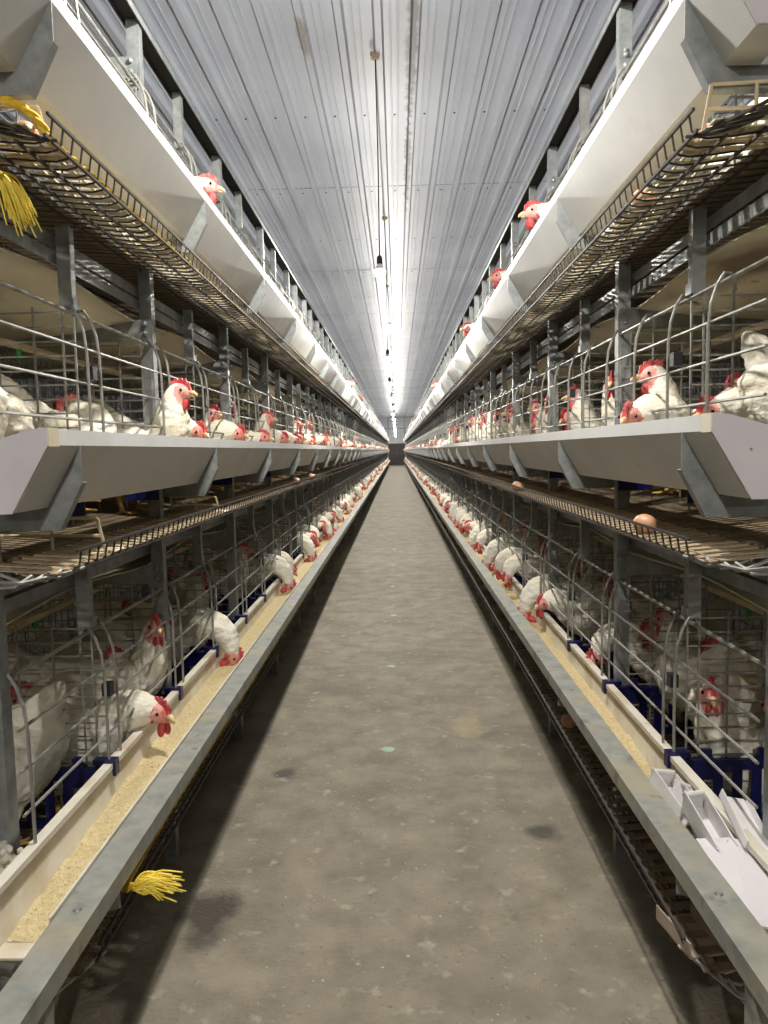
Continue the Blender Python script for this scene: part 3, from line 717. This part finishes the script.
def ropes():
    m = MB(); z = TZ[2]-.185
    rope_path(m, [(-.70, 1.30, z+.030), (-.66, 1.30, z+.040), (-.61, 1.31, z+.042), (-.575, 1.325, z+.020), (-.560, 1.36, z-.008), (-.558, 1.5, z-.008), (-.558, 1.8, z-.008)], .0075)
    y = 1.8
    while y < 14: rope_path(m, [(-.558, y, z-.008), (-.558, y+.6, z-.008), (-.558, y+1.2, z-.008)], .0075); y += 1.2
    o = m.build('yellow_rope', M['rope'], None, 1, True); tag(o, 'twisted yellow rope lying along the overhead cradle', 'rope', 'yellow ropes')
    m = MB(); fray(m, (-.672, 1.35, H+.520), (.42, .05, -.90), 60, .095, .024, 3); rope_path(m, [(-.76, 1.345, H+.53), (-.72, 1.345, H+.540), (-.67, 1.35, H+.518)], .008)
    tag(m.build('frayed_rope_end', M['rope_fluff'], None, 1, True), 'bright yellow frayed rope tassel hanging below the overhead cradle', 'rope', 'yellow ropes')
    m = MB(); z = H-.835
    y = 1.36
    rope_path(m, [(-.480, 1.33, z+.022), (-.495, 1.345, z+.012), (-.515, 1.38, z), (-.520, 1.6, z), (-.520, 2.0, z), (-.520, 2.6, z)], .007)
    y = 2.6
    while y < 9: rope_path(m, [(-.520, y, z), (-.520, y+1, z)], .007); y += 1
    tag(m.build('yellow_rope', M['rope'], None, 1, True), 'yellow rope running beneath the low galvanized rail', 'rope', 'yellow ropes')
    m = MB(); fray(m, (-.482, 1.33, z+.021), (.98, .04, .05), 52, .078, .021, 5)
    tag(m.build('frayed_rope_end', M['rope_fluff'], None, 1, True), 'frayed yellow rope end poking out under the low rail', 'rope', 'yellow ropes')
    m = MB(); rope_path(m, [(-.70, 1.15, H-.86), (-.62, 1.10, H-.875), (-.57, 1.12, H-.88)], .007)
    tag(m.build('yellow_rope', M['rope'], None, 1, True), 'short piece of yellow rope below the near trough end', 'rope', 'yellow ropes')
ropes()
# ------------------------------------------------------------------ broken white plastic parts, lower right
def scrap(name, loc, rot, w, l, h, label, lip=True, mt='carton'):
    m = MB(); t = .0025
    m.box(-w/2, w/2, 0, l, 0, t); m.box(-w/2, -w/2+t, 0, l, 0, h); m.box(w/2-t, w/2, 0, l*.92, 0, h*.9)
    if lip: m.tube([(-w/2, l, h*.75), (w/2, l, h*.75)], .006, 8); m.box(-w/2, w/2, l-t, l, 0, h*.75)
    o = m.build(name, M[mt]); o.location = loc; o.rotation_euler = rot
    tag(o, label, 'plastic piece', 'loose white plastic pieces'); return o
zr = TZ[0]
scrap('trough_clip', (.612, 1.46, zr-.035), (R_(10), R_(8), R_(6)), .052, .14, .040, 'far white plastic clip lying on its side in the low trough')
scrap('trough_clip', (.628, 1.335, zr-.045), (R_(22), R_(-6), R_(4)), .042, .13, .055, 'rolled-lip white plastic clip in the middle of the low trough')
scrap('trough_clip', (.600, 1.44, zr-.05), (R_(16), R_(20), R_(-4)), .032, .12, .045, 'narrow white plastic clip leaning on the galvanized rail')
scrap('trough_clip', (.672, 1.30, zr+.0), (R_(18), R_(10), R_(0)), .05, .13, .02, 'flat white plastic cover tipped over the trough wall', False)
m = MB(); q = [(.585, 1.36, -.012), (.587, 1.13, -.030), (.70, 1.10, -.035), (.735, 1.20, -.010), (.69, 1.31, .004), (.64, 1.345, -.002)]; n = len(q)
m.add([(a, b, c+d) for d in (0, .004) for a, b, c in q], [tuple(range(n-1, -1, -1)), tuple(range(n, 2*n))]+[(i, (i+1) % n, (i+1) % n+n, i+n) for i in range(n)])
o = m.build('trough_end_plate', M['pvc_cap'], None, 1, loc=(0, 0, zr))
tag(o, 'stained lavender white end plate leaning in the low trough', 'plastic plate')
scrap('carton_scrap', (.585, 1.30, zr-.203), (0, 0, R_(10)), .07, .12, .03, 'dusty folded carton piece lying in the low egg cradle', False, 'card')
m = MB()
for k in range(60):
    rr = random.Random(k); m.ball((-.705+rr.uniform(-.02, .03), 1.28+rr.uniform(-.02, .02), TZ[0]-.02+rr.uniform(-.07, .05)), rr.uniform(.006, .013), 6, 5)
tag(m.build('dust_clump', M['fluff'], None, 1, True), 'clump of grey dusty fluff caked on the near post', 'dust', kind='stuff')
m = MB()
for k in range(30):
    rr = random.Random(k+99); m.ball((.745+rr.uniform(-.02, .02), 1.30+rr.uniform(-.02, .02), TZ[0]-.03+rr.uniform(-.05, .04)), rr.uniform(.006, .012), 6, 5)
tag(m.build('dust_clump', M['fluff'], None, 1, True), 'small clump of pale fluff beside the white plastic pieces', 'dust', kind='stuff')
# ------------------------------------------------------------------ droppings and litter on the floor
def fl(px_x, y, r, k):
    m = MB(); n = 12; rr = random.Random(k); rad = [r*rr.uniform(.75, 1.15) for _ in range(n)]
    vs = [(rad[i]*math.cos(2*PI*i/n), rad[i]*math.sin(2*PI*i/n), .0) for i in range(n)]+[(rad[i]*.7*math.cos(2*PI*i/n), rad[i]*.7*math.sin(2*PI*i/n), .0035) for i in range(n)]
    m.add(vs, [(i, (i+1) % n, (i+1) % n+n, i+n) for i in range(n)]+[tuple(range(n, 2*n))])
    o = m.build('dropping', M['dropping']); o.location = (px_x, y, .0005); return o
for k, (y, r) in enumerate(((3.13, .030), (4.37, .028), (5.75, .026), (7.0, .028), (8.3, .026), (9.6, .026))):
    tag(fl(-.035+.008*(k % 3)-.006*k*.3, y, r, k), '%s pale green dropping spot along the middle of the floor' % ORD[k], 'dropping', 'pale green droppings')
m = MB(); rr = random.Random(4)
for k in range(260):
    y = 1.2+rr.random()**1.5*9; x = rr.uniform(-.5, .5) if rr.random() < .6 else rr.gauss(.05, .08); a = rr.uniform(0, PI); l = rr.uniform(.001, .004); w = rr.uniform(.0008, .002)
    c, sn = math.cos(a), math.sin(a); q = [(-l, -w), (l, -w*.6), (l*.8, w), (-l*.7, w)]
    m.add([(x+c*u-sn*v, y+sn*u+c*v, z) for z in (.0004, .0022) for u, v in q], [(4, 5, 6, 7), (0, 1, 5, 4), (1, 2, 6, 5), (2, 3, 7, 6), (3, 0, 4, 7)])
tag(m.build('floor_litter', M['fluff']), 'tiny pale feed and feather crumbs scattered on the concrete', 'litter', kind='stuff')

# the overhead tier sits a few millimetres off on either side
for o in list(COL.objects):
    lb = o.get('label', '')
    if o.parent is None and ('upper' in lb or 'overhead' in lb):
        if 'right' in lb or o.location.x > .1: o.location.y += .008; o.location.z -= .010
        else: o.location.y -= .018; o.location.z += .004
